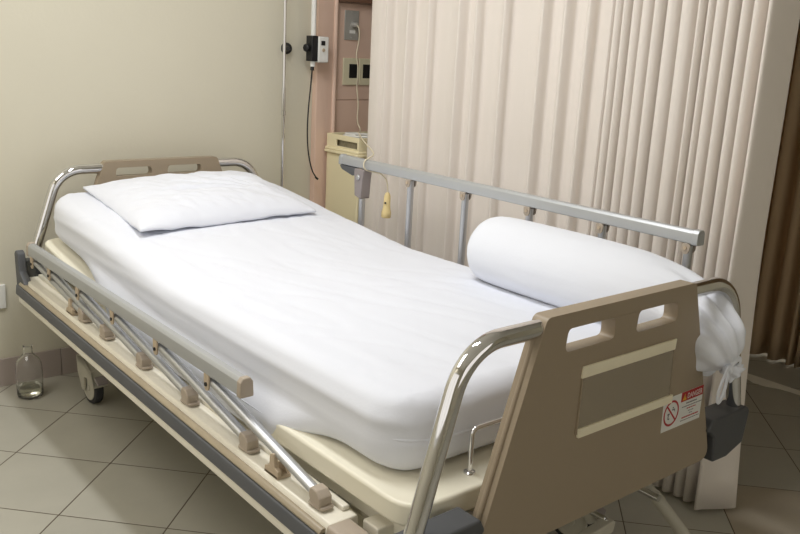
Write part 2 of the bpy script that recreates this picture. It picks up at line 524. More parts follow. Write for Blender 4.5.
# cross members
for o_ in list(bpy.data.objects):
    if o_.name.split('.')[0] in ('side_frame', 'edging_strip', 'bumper', 'end_cap', 'bumper_corner'):
        for v_ in o_.data.vertices: v_.co.z += lean(v_.co.y)
m = MB()
m.box(-.50, .50, .17, .22, .375, .43, 'cream'); m.box(-.50, .50, 2.13, 2.18, .375, .43, 'cream')
m.box(-.50, .50, 1.1, 1.14, .38, .42, 'cream')
for s in (-1, 1): m.box(s * .44 - .02, s * .44 + .02, .12, 2.15, .405, .445, 'cream')
m.box(-.42, .42, .10, .13, .40, .44, 'cream')
m.build('cross_frame', bed, bevel=.003)
for x in (-.33, -.12): MB().lathe([(.02, 0), (.02, .014), (.012, .016)], (x, .098, .43), (0, -1, .2), 'alu', 20).build('frame_bolt', bed)

# lower chassis
m = MB()
for s in (-1, 1): m.box(s * .36 - .022, s * .36 + .022, .32, 2.08, .235, .285, 'cream')
m.box(-.36, .36, .33, .37, .235, .28, 'cream'); m.box(-.36, .36, 1.98, 2.02, .235, .28, 'cream')
m.build('chassis', bed, bevel=.004)
for y in (.45, 1.75):
    for s in (-1, 1):
        m = MB().prism([(y - .02, .26), (y + .02, .26), (y + .12, .42), (y + .08, .42)], 0, s * .30, s * .33, 'cream')
        m.build('lift_arm', bed, bevel=.003)

def caster(x, y, rot):
    Rm = Matrix.Translation((x, y, 0)) @ Matrix.Rotation(rot, 4, 'Z')
    def T(m):
        m.v = [Rm @ v for v in m.v]; return m
    m = MB()
    m.box(-.022, .022, .02, .064, .13, .26, 'cream')
    body = round_poly([(.074, .175), (.02, .182), (-.05, .142), (-.07, .085), (-.05, .070), (-.03, .10), (.012, .108), (.012, .05), (.035, .05), (.066, .11)], .01, 4)
    for a, b_ in ((-.028, -.0205), (.0205, .028)): m.prism(body, 0, a, b_, 'hub')
    top = round_poly([(.074, .175), (.02, .182), (-.05, .142), (-.07, .085), (-.066, .080), (-.046, .122), (.01, .150), (.06, .150)], .006, 4)
    m.prism(top, 0, -.028, .028, 'hub')
    body_o = T(m).build('caster', bed, bevel=.003)
    m = MB()
    m.lathe([(.040, -.0155), (.059, -.0145), (.062, -.009), (.062, .009), (.059, .0145), (.040, .0155)], (0, 0, .062), (1, 0, 0), 'rubber', 36)
    T(m).build('wheel', body_o)
    m = MB()
    m.lathe([(.047, -.017), (.042, -.0195), (.03, -.0165), (.012, -.0165), (.009, -.02)], (0, 0, .062), (1, 0, 0), 'hub', 30)
    m.lathe([(.047, .017), (.042, .0195), (.03, .0165), (.012, .0165), (.009, .02)], (0, 0, .062), (1, 0, 0), 'hub', 30)
    T(m).build('wheel_hub', body_o)
    m = MB().prism(round_poly([(-.03, .135), (-.09, .105), (-.088, .096), (-.03, .118)], .004, 3), 0, -.02, .02, 'lock')
    T(m).build('brake_pedal', body_o, bevel=.002)
caster(-.385, 2.02, math.radians(4))
caster(.38, 2.02, math.radians(15))
caster(-.38, .36, math.radians(20))
caster(.38, .36, math.radians(28))

# crank handles folded under the foot
for x, x2 in ((-.20, -.33), (.120, -.02)):
    m = MB()
    m.sweep(fillet([(x, .34, .29), (x, .075, .29), (x, .06, .275)], .012, 5), .007, 'chrome', n=12)
    c = m.build('crank', bed)
    m = MB().prism(round_poly([(x + .018, .292), (x2, .278), (x2, .252), (x + .012, .260)], .009, 4), 1, .055, .083, 'hub')
    m.build('grip', c, bevel=.005, seg=3)
m = MB(); m.sweep([(.362, .36, .262), (.362, .085, .262)], .010, 'chrome', n=16); m.build('crank_shaft', bed)
m = MB(); m.sweep([(.39, .34, .262), (.405, .20, .262), (.412, .13, .235), (.43, .03, .150)], [.016, .022, .018, .017], 'hub', n=16, sx=.8)
m.lathe([(.008, 0), (.008, .006)], (.418, .036, .150), (-.8, -.6, .2), 'black', 12)
m.build('steering_lever', bed)

# side rails
def rail(s, lows, dy, zl0, zh, bar0, bar1, bz, lock_end, hb=1.0):
    m = MB()
    xb = s * .55
    def sec(x, z): return (xb + s * x, bz + z * hb)
    prof = round_poly([sec(-.016, -.021), sec(.016, -.021), sec(.0145, .012), sec(.008, .021), sec(-.008, .021), sec(-.0145, .012)], .004, 3)
    m.prism(prof, 1, bar0 + .012, bar1 - .012, 'alu_bar')
    r = m.build('side_rail', bed)
    for a, b_ in ((bar0 - .004, bar0 + .014), (bar1 - .014, bar1 + .004)):
        big = [((px - xb) * 1.12 + xb, (pz - bz) * 1.12 + bz) for px, pz in prof]
        mm = MB(); mm.prism(big, 1, a, b_, 'taupe_cap' if s < 0 else 'alu_bar'); mm.build('rail_end_cap', r, bevel=.002)
    xp = s * .548
    for i, y in enumerate(lows):
        zl = zl0 + lean(y)
        P = Vector((xp, y, zl)); Q = Vector((xp, y + dy, zh)); d = (Q - P).normalized()
        mm = MB(); mm.sweep([P + d * .0, Q], .0135, 'alu', n=16, sx=.8, up=(s, 0, 0)); mm.build('post', r)
        mm = MB()
        # sleeve on the frame
        side = d.cross(Vector((1, 0, 0))).normalized()
        if abs(dy) > .1:
            mm.prism(round_poly([(y - .018, zl - .018), (y + .016, zl - .018), (y + .024, zl + .004), (y + .017, zl + .020), (y - .004, zl + .018), (y - .018, zl + .006)], .005, 3), 0, xp - .0155, xp + .0155, 'taupe_cap')
        else:
            mm.prism(round_poly([(y - .024, zl - .018), (y + .024, zl - .018), (y + .02, zl + .04), (y - .02, zl + .04)], .005, 3), 0, xp - .019, xp + .019, 'taupe_cap')
        mm.prism(round_poly([(xp - .014, y - .026), (xp + .019, y - .026), (xp + .019, y + .026), (xp - .019, y + .026)], .012, 4), 2, zl - .021, zl - .013, 'taupe_cap')
        mm.build('post_sleeve', r, bevel=.003)
        # clip below the bar
        mm = MB(); yq = y + dy
        for e in (-1, 1):
            mm.prism(round_poly([(yq - .013, bz - .019), (yq + .013, bz - .019), (yq + .011, zh - .016), (yq + .004, zh - .022), (yq - .006, zh - .022), (yq - .011, zh - .014)], .004, 3), 0, xp + e * .0125, xp + e * .0165, 'beige_clip' if s < 0 else 'taupe_cap')
        mm.sweep([(xp - .02, yq, zh - .006), (xp + .02, yq, zh - .006)], .005, 'black' if s < 0 else 'beige_clip', n=12)
        mm.build('rail_clip', r)
    if lock_end:
        y = lows[-1]
        mm = MB()
        mm.prism(round_poly([(y - .03, bz - .02), (y + .028, bz - .02), (y + .028, bz - .05), (y + .022, bz - .125), (y - .018, bz - .135), (y - .024, bz - .06)], .006, 4), 0, xp - .022, xp + .022, 'lock')
        mm.lathe([(.011, 0), (.011, .005), (.006, .007)], (xp - .022, y, bz - .052), (-1, 0, 0), 'alu', 18)
        mm.build('rail_lock', r, bevel=.003)
        mm = MB()
        mm.prism(round_poly([(y + .03, bz - .02), (bar1 - .002, bz - .02), (bar1 - .02, bz - .036), (y + .05, bz - .052), (y + .03, bz - .05)], .004, 3), 0, xp - .016, xp + .016, 'dark')
        mm.build('release_lever', r, bevel=.003)
    return r
rl = rail(-1, [.300, .589, .885, 1.164, 1.43, 1.61], .465, .460, .552, .600, 2.115, .592, False)
rr = rail(1, [.21, .49, .77, 1.06, 1.345, 1.63], 0.0, .462, .885, .183, 1.768, .909, True, .86)
for y in (.462, 1.70):
    m = MB()
    m.prism(round_poly([(y - .025, .437), (y + .03, .437), (y + .028, .452), (y + .01, .458), (y + .008, .485), (y - .006, .492), (y - .012, .46), (y - .025, .455)], .004, 3), 0, -.566, -.556, 'beige_clip')
    m.prism(round_poly([(y - .025, .437), (y + .03, .437), (y + .028, .452), (y + .01, .458), (y + .008, .475), (y - .012, .46)], .004, 3), 0, -.54, -.532, 'beige_clip')
    m.box(-.566, -.532, y - .025, y + .03, .436, .443, 'beige_clip')
    for q in range(len(m.v)): m.v[q].z += lean(y)
    m.build('rail_catch', bed, bevel=.002)

# chart holder on the footboard
m = MB()
def quad_y(m, pts, y0, y1, mn): m.prism(pts, 1, y0, y1, mn)
quad_y(m, [(-.134, .728), (.193, .728), (.195, .753), (-.131, .753)], -.005, .0, 'holder_strip')
quad_y(m, [(-.128, .597), (.206, .597), (.206, .617), (-.130, .617)], -.007, .0, 'holder_strip')
ch = m.build('chart_holder', foot, bevel=.0012)
# film fixed between the strips
m = MB()
quad_y(m, [(-.129, .612), (.200, .612), (.190, .733), (-.131, .733)], -.0032, -.0022, 'film')
quad_y(m, [(-.1335, .605), (-.1285, .605), (-.1295, .735), (-.1315, .735)], -.0035, 0, 'taupe')
quad_y(m, [(.1970, .612), (.1995, .612), (.1935, .735), (.1910, .735)], -.0035, 0, 'taupe')
sh = m.build('card_window', foot); sh['label'] = 'clear plastic card window'
# warning sticker
m = MB()
y = -.0006
quad_y(m, [(.186, .524), (.345, .524), (.345, .609), (.182, .607)], -.0006, 0.0, 'sticker')
quad_y(m, [(.254, .584), (.345, .585), (.345, .609), (.254, .608)], -.0010, -.0006, 'red')
m.add([(.259, -.0013, .5875), (.2755, -.0013, .5875), (.2672, -.0013, .604)], [(0, 1, 2)], 'yellow')
m.add([(.2664, -.0016, .5925), (.268, -.0016, .5925), (.2685, -.0016, .600), (.2659, -.0016, .600)], [(0, 1, 2, 3)], 'ink')
m.add([(.2664, -.0016, .5895), (.268, -.0016, .5895), (.268, -.0016, .5912), (.2664, -.0016, .5912)], [(0, 1, 2, 3)], 'ink')
m.text('DANGER', .0185, (.279, -.0014, .5895), (1, 0, 0), (0, 0, 1), 'white_ink', width=.062)
cx, cz, r0, r1 = .218, .566, .0255, .0305
ring = []; n = 40
for k in range(n):
    a = 2 * pi * k / n
    ring += [(cx + r0 * cos(a), -.0011, cz + r0 * sin(a) * 1.05), (cx + r1 * cos(a), -.0011, cz + r1 * sin(a) * 1.05)]
m.add(ring, [(2 * k, 2 * k + 1, (2 * k + 3) % (2 * n), (2 * k + 2) % (2 * n)) for k in range(n)], 'red')
d = Vector((.7, -.71)); e = Vector((.71, .7))
m.add([(cx + d.x * q * .027 + e.x * w * .0022, -.0012, cz + d.y * q * .028 + e.y * w * .0022) for q, w in ((-1, -1), (1, -1), (1, 1), (-1, 1))], [(0, 1, 2, 3)], 'red')
# small figure strokes inside the ring
for (a, b_, c_, d_) in ((-.012, -.014, -.009, -.002), (-.014, -.003, -.006, .001), (-.009, -.015, -.005, -.012), (.003, .006, .013, .009), (.004, .011, .009, .014), (.012, .002, .014, .008)):
    quad_y(m, [(cx + a, cz + b_), (cx + c_, cz + b_), (cx + c_, cz + d_), (cx + a, cz + d_)], -.0010, -.0006, 'ink')
# lines of print too small to read
random.seed(11)
for z, x0, x1, mn, hgt in ((.5755, .278, .322, 'ink', .0030), (.5685, .262, .344, 'ink', .0020), (.5615, .283, .320, 'red', .0026), (.5545, .290, .312, 'ink', .0018), (.5480, .296, .308, 'ink', .0018), (.5400, .266, .336, 'red', .0034), (.5340, .262, .340, 'ink', .0018)):
    x = x0
    while x < x1:
        w = random.uniform(.003, .009)
        quad_y(m, [(x, z), (min(x + w, x1), z), (min(x + w, x1), z + hgt), (x, z + hgt)], -.0009, -.0006, mn)
        x += w + .0016
st = m.build('warning_sticker', foot, smooth=False); st['label'] = 'white warning sticker with red header and prohibition sign'

# ------------------------------------------------------------------ mattress with fitted sheet
mat_o = empty('mattress', (0, 1.15, .515), 'mattress in a white fitted sheet lying on the hospital bed', 'mattress')
def mattress():
    y0, y1, hw, T, r = .155, 2.178, .474, .164, .056
    NY = 260; K = 168
    m = MB(); vs = []; fs = []
    ys = []
    for i in range(NY + 1):
        t = i / NY
        t = t - sin(2 * pi * t) / (2 * pi) * .55
        ys.append(y0 + (y1 - y0) * t)
    def prof(hwx, hz, rr, k):
        # rounded-rectangle loop, starting bottom centre
        segs = []
        W, Z = hwx, hz
        per = [(0, -Z), (W, -Z), (W, Z), (-W, Z), (-W, -Z), (0, -Z)]
        return None
    for i, y in enumerate(ys):
        d = min(y - y0, y1 - y)
        ins = r - sqrt(max(0, r * r - (r - min(d, r)) ** 2))
        R2 = .11
        insx = R2 - sqrt(max(0, R2 * R2 - (R2 - min(d, R2)) ** 2))
        W = hw - insx * .95; Z = T / 2 - ins * .98; rr = min(r, Z * .98)
        # arc length stations
        base = slope(y)
        ring = []
        straight_x = 2 * (W - rr); straight_z = 2 * (Z - rr); arc = pi / 2 * rr
        tot = 2 * straight_x + 2 * straight_z + 4 * arc
        # fixed counts per piece so that the rings match
        nx, na, nzz = 60, 10, 6
        for k in range(nx): ring.append((-(W - rr) + straight_x * k / nx, Z, 0, 1))
        for k in range(na):
            a = pi / 2 - pi / 2 * k / na; ring.append((W - rr + rr * cos(a), Z - rr + rr * sin(a), cos(a), sin(a)))
        for k in range(nzz): ring.append((W, Z - rr - straight_z * k / nzz, 1, 0))
        for k in range(na):
            a = -pi / 2 * k / na; ring.append((W - rr + rr * cos(a), -(Z - rr) + rr * sin(a), cos(a), sin(a)))
        for k in range(nx): ring.append((W - rr - straight_x * k / nx, -Z, 0, -1))
        for k in range(na):
            a = -pi / 2 - pi / 2 * k / na; ring.append((-(W - rr) + rr * cos(a), -(Z - rr) + rr * sin(a), cos(a), sin(a)))
        for k in range(nzz): ring.append((-W, -(Z - rr) + straight_z * k / nzz, -1, 0))
        for k in range(na):
            a = pi - pi / 2 * k / na; ring.append((-(W - rr) + rr * cos(a), Z - rr + rr * sin(a), cos(a), sin(a)))
        for (x, z, nx_, nz_) in ring:
            zz = z + T / 2 + .515 + base + .002
            dx = dz = dy = 0
            if z > -T / 2 + .03:
                topw = max(0, nz_)
                # slight crown and sag
                dz += topw * (.005 * (1 - (x / hw) ** 2) - .006 * exp(-((y - 1.0) / .5) ** 2) * (1 - (x / hw) ** 2))
                # lengthwise soft pulls in the cloth
                amp = .0022
                g = nz(x * 9 + 2, y * 1.1, 0) * 1.0 + nz(x * 22, y * 2.3, 5) * .45 + .7 * nz((x - .25 * y) * 7, (y + .25 * x) * 2.2, 9)
                g2 = abs(nz((x + .35 * y) * 10, (y - .3 * x) * 2.5, 13))
                dz += topw * (amp * g * 1.3 - .003 * max(0, .12 - g2) / .12)
                # side creases running along the bed
                sidew = abs(nx_)
                q = nz(zz * 55, y * 1.4, 3 + (x > 0) * 7)
                dx += nx_ * sidew * (.0025 * q + .0012 * sin(zz * 130 + 1.5 * sin(y * 2)))
                # long shallow ridge lines near the left edge
                dz += topw * .0025 * exp(-((x + .36 - .02 * sin(y * 2)) / .014) ** 2) * table([.2, .5, 1.8, 2.1], [0, 1, 1, 0], y)
                # box-pleat ridge across the foot end
            if d < .05 and y < .5:
                q = exp(-((zz - .590) / .006) ** 2) * table([-.46, -.40, .3, .44], [0, 1, 1, 0], x)
                dy -= .006 * q
                dy -= .003 * nz(x * 7, zz * 20, 4) * (1 - d / .05)
            # in the middle of its length the sheet hangs over the deck's edge
            w = table([.34, .62, 1.45, 1.9], [0, 1, 1, 0], y)
            if w > 0 and nx_ != 0 and nz_ < 0.0:
                a = math.acos(max(-1, min(1, abs(nx_)))) / (pi / 2)     # 0 at the side, 1 underneath
                sg = 1 if nx_ > 0 else -1
                top_z = .517 + slope_lin(y)
                if a < .75:
                    t = a / .75
                    tx = .4800 + .031 * min(1, t * 2.2) + .0025 * nz(t * 4, y * 3, 8); tz = lerp(zz, top_z - .052 * w - .006 * nz(y * 5, 1, 1), t)
                else:
                    tx, tz = .5075, top_z - .050 * w
                    if a > .85: tx, tz = .5065, top_z + .0005
                x = lerp(x, sg * tx, w); zz = lerp(zz, tz, w); dx *= 1 - w * .7; dz = 0
            vs.append((x + dx, y + dy, zz + dz))
    P = 2 * 60 + 4 * 10 + 2 * 6
    for i in range(NY):
        for k in range(P):
            q = (k + 1) % P
            fs.append((i * P + k, i * P + q, (i + 1) * P + q, (i + 1) * P + k))
    fs.append(tuple(range(P))); fs.append(tuple(NY * P + k for k in reversed(range(P))))
    m.add(vs, fs, 'sheet')
    return m.build('fitted_sheet', mat_o, angle=70)
mattress()
# folded edge of the sheet across the foot end
m = MB(); pts = []
for i in range(61):
    x = lerp(-.452, .30, i / 60)
    yy = .155
    if x < -.364: yy = .155 + .11 - sqrt(max(0, .11 ** 2 - (-.364 - x) ** 2))
    pts.append((x, yy + .0005, .600 - .026 * (i / 60) ** .8 + .0015 * sin(i * .5)))
m.sweep(pts, [.001] + [.0038] * 59 + [.001], 'sheet', n=10)
m.build('sheet_hem', mat_o)

# ------------------------------------------------------------------ pillow
def pillow():
    FL, FR, NL, NR = Vector((-.350, 2.135, .0)), Vector((.372, 2.150, .0)), Vector((-.375, 1.575, .0)), Vector((.335, 1.630, .0))
    n = 84; T = .050
    m = MB(); top = []; bot = []
    for j in range(n + 1):
        v = -1 + 2 * j / n
        for i in range(n + 1):
            u = -1 + 2 * i / n
            # edges bow inwards between pointed corners
            uu = u * (1 - .055 * (1 - v * v) ** 1.0); vv = v * (1 - .07 * (1 - u * u))
            p = (FL * (1 - uu) + FR * (1 + uu)) * .5 * (1 + vv) * .5 + (NL * (1 - uu) + NR * (1 + uu)) * .5 * (1 - vv) * .5
            h = (max(0, 1 - u ** 4) * max(0, 1 - v ** 4)) ** .62
            h *= (1 - .18 * u * u) * (1 - .12 * v * v)
            # diagonal creases from the middle to the right half
            cr = nz(u * 2.6 + v * 3.4 + 4, u * 1.2 - v * 1.0, 2)
            w = .16 * cr + .09 * nz(u * 9 + v * 5, v * 3 - u * 2, 7)
            c2 = sum(exp(-((u * cos(a) + v * sin(a) - o_) / .045) ** 2) * max(0, 1 - ((-(u - c0) * sin(a) + (v - c1) * cos(a)) / l) ** 2) for a, o_, l, c0, c1 in
                     ((.9, .05, .55, .1, 0), (.6, .28, .5, .2, 0), (1.25, -.2, .5, 0, -.1), (.35, .5, .5, .4, 0), (1.0, .42, .4, .3, .2)))
            hh = T * (h + h * w - .42 * c2 * h + .10 * h * nz(u * 14 + v * 9, v * 5 - u * 4, 3))
            sup = .515 + .164 + slope(p.y) + .007
            edge = .010 * abs(nz(u * 3, v * 3, 11)) * (1 - h)
            lift = .022 * max(0, u * v) ** 2 * (u < 0) + .014 * max(0, -u * v) ** 2 * (u < 0 and v > 0)
            zc = sup + .022 * h + edge + lift + (.012 * (u + 1) / 2)
            top.append((p.x, p.y, zc + hh + .0035)); bot.append((p.x, p.y, zc - .020 * h - .0035))
    N1 = n + 1; fs = []
    for j in range(n):
        for i in range(n):
            a = j * N1 + i; fs.append((a, a + 1, a + N1 + 1, a + N1))
    k = N1 * N1
    fb = [tuple(k + q for q in reversed(f)) for f in fs]
    rim = [i for i in range(N1)] + [j * N1 + n for j in range(1, N1)] + [n * N1 + i for i in range(n - 1, -1, -1)] + [j * N1 for j in range(n - 1, 0, -1)]
    fr = [(rim[i], rim[(i + 1) % len(rim)], k + rim[(i + 1) % len(rim)], k + rim[i]) for i in range(len(rim))]
    m.add(top + bot, fs + fb + fr, 'sheet')
    o = m.build('pillow', angle=180)
    set_origin(o, (0, 1.88, .74))
    tag(o, 'flat rectangular white pillow lying at the head of the bed against the headboard', 'pillow')
pillow()

# ------------------------------------------------------------------ bolster standing along the right edge
def bolster():
    t = empty('bolster_pillow', (.41, .45, .68), 'round white bolster with tied end lying along the right side rail', 'bolster')
    # stations: centre, half width, half height
    st = [(.815, .410, .768, .02, .02), (.812, .410, .768, .060, .062), (.800, .409, .768, .092, .092), (.775, .408, .768, .108, .103), (.73, .407, .768, .117, .108), (.58, .405, .768, .121, .110),
          (.40, .405, .768, .122, .110), (.25, .406, .764, .119, .110), (.15, .402, .748, .112, .108), (.08, .388, .728, .098, .106), (.02, .368, .706, .080, .102), (-.010, .358, .696, .076, .092), (-.026, .358, .684, .056, .066), (-.036, .362, .672, .030, .036), (-.043, .364, .664, .014, .017)]
    m = MB(); vs = []; fs = []; n = 72; per = 8
    P = []
    for i in range(len(st) - 1):
        for k in range(per):
            tt = k / per
            P.append(tuple(lerp(a, b_, tt) for a, b_ in zip(st[i], st[i + 1])))
    P.append(st[-1])
    # smooth
    for _ in range(10):
        P = [P[0]] + [tuple((a + 2 * b_ + c) / 4 for a, b_, c in zip(P[i - 1], P[i], P[i + 1])) for i in range(1, len(P) - 1)] + [P[-1]]
    cs = [Vector((p[1], p[0], p[2])) for p in P]
    C = len(P)
    for i in range(C):
        T = (cs[min(i + 1, C - 1)] - cs[max(i - 1, 0)]).normalized()
        X = Vector((1, 0, 0)); X = (X - T * X.dot(T)).normalized(); Z = X.cross(T)
        if Z.z < 0: Z = -Z
        y = P[i][0]
        gather = max(0, min(1, (.22 - y) / .20))
        for k in range(n):
            a = 2 * pi * k / n
            f = 1 + .018 * nz(cos(a) * 2, sin(a) * 2 + y * 1.2, 3) + .012 * nz(cos(a) * 5 + y * 2, sin(a) * 5, y * 4) + gather * .085 * sin(a * 11 + 1.5 * sin(a * 3)) 
            # long pull folds coming off the ties
            f += .012 * nz(a * 3, y * 3, 6) * (y < .6)
            p = cs[i] + X * cos(a) * P[i][3] * f + Z * sin(a) * P[i][4] * f
            # resting flat underneath
            fl = .686
            if p.z < fl and y > .14: p.z = fl - (fl - p.z) * .12
            vs.append(p)
    for i in range(C - 1):
        for k in range(n):
            q = (k + 1) % n; fs.append((i * n + k, i * n + q, (i + 1) * n + q, (i + 1) * n + k))
    fs.append(tuple(range(n))); fs.append(tuple((C - 1) * n + k for k in reversed(range(n))))
    m.add(vs, fs, 'sheet_bolster'); m.build('bolster_cover', t, angle=180)
    # ruffle beyond the ties
    m = MB(); vs = []; fs = []; rows = 8; n = 64
    c0 = Vector((.366, -.041, .664)); ax = Vector((.35, -.45, -.50)).normalized(); u = ax.orthogonal().normalized(); w = ax.cross(u)
    for j in range(rows):
        tt = j / (rows - 1)
        for k in range(n):
            a = 2 * pi * k / n
            r = .013 + .014 * tt ** .8 * (1 + .35 * sin(a * 7 + 2 * tt)) 
            vs.append(c0 + ax * .026 * tt + (u * cos(a) + w * sin(a)) * r)
    for j in range(rows - 1):
        for k in range(n):
            q = (k + 1) % n; fs.append((j * n + k, j * n + q, (j + 1) * n + q, (j + 1) * n + k))
    m.add(vs, fs, 'sheet_bolster'); o = m.build('ruffle', t, angle=180)
    sd = o.modifiers.new('s', 'SOLIDIFY'); sd.thickness = .002
    # tie bow
    m = MB(); k0 = Vector((.343, -.056, .666))
    def ribbon(pts, r): m.sweep(smooth_path(pts), r, 'sheet_bolster', n=10, sx=.45)
    m.lathe([(.006, -.010), (.012, -.006), (.012, .006), (.006, .010)], k0, (1, 0, .2), 'sheet_bolster', 16)
    ribbon([k0, k0 + Vector((-.025, -.012, .012)), k0 + Vector((-.052, -.016, -.018)), k0 + Vector((-.062, -.016, -.052)), k0 + Vector((-.046, -.014, -.068)), k0 + Vector((-.026, -.012, -.046)), k0 + Vector((-.008, -.006, -.012)), k0], .0072)
    ribbon([k0, k0 + Vector((.02, -.004, .018)), k0 + Vector((.045, -.002, .020)), k0 + Vector((.050, -.002, .006)), k0 + Vector((.025, -.004, -.002)), k0], .0065)
    ribbon([k0, k0 + Vector((-.020, -.010, -.03)), k0 + Vector((-.022, -.012, -.06))], .0045)
    ring = [c0 + (u * cos(a) + w * sin(a)) * .019 for a in [2 * pi * q / 24 for q in range(24)]]
    m.sweep(ring, .004, 'sheet_bolster', n=8, closed=True)
    m.build('tie_bow', t)
def smooth_path(pts, it=2):
    pts = [Vector(p) for p in pts]
    for _ in range(it):
        out = [pts[0]]
        for a, b_ in zip(pts[:-1], pts[1:]): out += [a * .75 + b_ * .25, a * .25 + b_ * .75]
        out.append(pts[-1]); pts = out
    return pts
bolster()

# ------------------------------------------------------------------ curtains
def curtain_sheet(path, z0, z1, mname, name, sway, hem, seed, thick=.0025, kick=None):
    """path: dense list of (x, y); sway moves the folds gently with height"""
    m = MB(); n = len(path); nz_ = 26; vs = []; fs = []
    for j in range(nz_ + 1):
        t = j / nz_; z = lerp(z0, z1, t)
        for i, (x, y) in enumerate(path):
            s_ = i / n
            k = (1 - t)
            dx = sway * k * nz(y * 6, z * .8, seed) + .3 * sway * nz(y * 14, z * 1.3, seed + 4)
            dy = sway * .6 * k * nz(y * 5 + 9, z * .9, seed + 2)
            zz = z + (hem(y) if j == 0 else 0)
            if kick: dy += kick(x, y, z)
            vs.append((x + dx, y + dy, zz))
    for j in range(nz_):
        for i in range(n - 1):
            a = j * n + i; fs.append((a, a + 1, a + n + 1, a + n))
    m.add(vs, fs, mname)
    o = m.build(name, angle=180)
    sd = o.modifiers.new('s', 'SOLIDIFY'); sd.thickness = thick; sd.offset = 0
    return o

def catmull(ctrl, per):
    out = []
    P = [ctrl[0]] + list(ctrl) + [ctrl[-1]]
    for i in range(1, len(P) - 2):
        p0, p1, p2, p3 = P[i - 1:i + 3]
        for k in range(per):
            t = k / per
            out.append(tuple(.5 * ((2 * b_) + (-a + c) * t + (2 * a - 5 * b_ + 4 * c - d_) * t * t + (-a + 3 * b_ - 3 * c + d_) * t ** 3) for a, b_, c, d_ in zip(p0, p1, p2, p3)))
    out.append(ctrl[-1]); return out

ridges = [1.901, 1.767, 1.64, 1.465, 1.374, 1.233, 1.051, .955, .856]
ctrl = [(.900, 2.03), (.885, 2.035), (.872, 2.027)]
prev = 1.97
ctrl += [(.868, 1.97)]
for r in ridges:
    # flat panel then a soft fold standing towards the bed
    mid = (prev + r) / 2
    ctrl += [(.880, mid + .014), (.877, mid - .012), (.868, r + .026), (.852, r + .010), (.846, r - .001), (.860, r - .009), (.884, r - .018)]
    prev = r - .020
bunch = [.769, .75, .716, .686, .646, .600, .562, .511, .455, .430, .402, .361, .325, .287]
for i, r in enumerate(bunch):
    nx_ = bunch[i + 1] if i + 1 < len(bunch) else .252
    g = r - nx_
    q = .004 * (i % 3)
    ctrl += [(.852 - q, r + g * .08), (.842 - q, r - g * .12), (.842 - q, r - g * .34), (.854 - q, r - g * .58), (.888, r - g * .78), (.900, r - g * .84), (.878, r - g * .885)]
ctrl += [(.850, .248), (.818, .232), (.812, .225), (.822, .219), (.86, .212), (.90, .206), (.93, .203), (.934, .205)]
path = catmull(ctrl, 5)
cur = curtain_sheet(path, .012, 2.60, 'curtain', 'privacy_curtain', .010, lambda y: (.006 * nz(y * 8, 2)), 3,
                    kick=lambda x, y, z: -.045 * max(0, 1 - z / .9) ** 1.5 * max(0, min(1, (x - .83) / .09)) * (y < .2255))
set_origin(cur, (.87, 1.1, .012))
tag(cur, 'long pale cream pleated privacy curtain hanging beside the bed, bunched at its near end', 'curtain')
# curtain track on the ceiling
m = MB(); m.box(.86, .90, YF + .2, 2.3, 2.60, 2.625, 'white_plastic')
for y in (-1.5, 0, 1.2, 2.2): m.box(.873, .887, y - .01, y + .01, 2.62, H, 'white_plastic')
o = m.build('curtain_track', bevel=.002); tag(o, 'white ceiling track that carries the pale cream privacy curtain', 'curtain track')

ctrl = []
y = 1.9
random.seed(3)
i = 0
while y > -.6:
    w = random.uniform(.05, .10) if y > .8 else random.uniform(.03, .045)
    ctrl += [(2.36 + random.uniform(-.01, .01), y), (2.37, y - w * .35), (2.43, y - w * .5), (2.425, y - w * .75)]
    y -= w; i += 1
cur2 = curtain_sheet(catmull(ctrl, 4), .012, 2.60, 'tan_curtain', 'window_curtain', .008, lambda y: 0, 9)
set_origin(cur2, (2.4, .65, .012))
tag(cur2, 'dark tan pleated curtain hanging at the far right, behind the pale one', 'curtain')

# ------------------------------------------------------------------ bedside cabinet
cab = empty('bedside_cabinet', (1.07, 2.19, 0), 'yellow cream bedside cabinet with tray top beside the curtain', 'cabinet')
y0, y1, x0, x1 = 2.062, 2.310, .850, 1.32
m = MB()
m.box(x0, x1, y0, y1, .05, .862, 'cabinet'); m.box(x0 + .02, x1 - .02, y0 + .02, y1 - .02, .0, .05, 'cabinet')
m.build('body', cab, bevel=.006, seg=3)
m = MB()
m.box(x0 - .012, x1 + .012, y0 - .008, y1 + .003, .862, .876, 'cabinet')
m.box(x0 - .008, x1 + .008, y0 - .005, y1 + .003, .876, .888, 'cabinet')
m.build('rim', cab, bevel=.004, seg=3)
m = MB()
za, zb = .887, .948
# side wall with an open slot
m.prism([(y0, za), (y1, za), (y1, zb), (y0, zb)], 0, x0, x0 + .008, 'cabinet', holes=[round_poly([(2.075, .897), (2.235, .897), (2.235, .925), (2.075, .925)], .006, 4)])
m.box(x1 - .008, x1, y0, y1, za, zb, 'cabinet'); m.box(x0 + .008, x1 - .008, y1 - .008, y1, za, zb, 'cabinet'); m.box(x0 + .008, x1 - .008, y0, y0 + .008, za, zb, 'cabinet')
m.box(x0, x1, y0, y1, za - .001, za + .003, 'cabinet')
m.build('tray', cab, bevel=.002)
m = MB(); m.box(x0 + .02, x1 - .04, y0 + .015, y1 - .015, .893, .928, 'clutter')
o = m.build('paper_stack', bevel=.002); tag(o, 'pale papers seen through the tray slot of the bedside cabinet', 'papers')
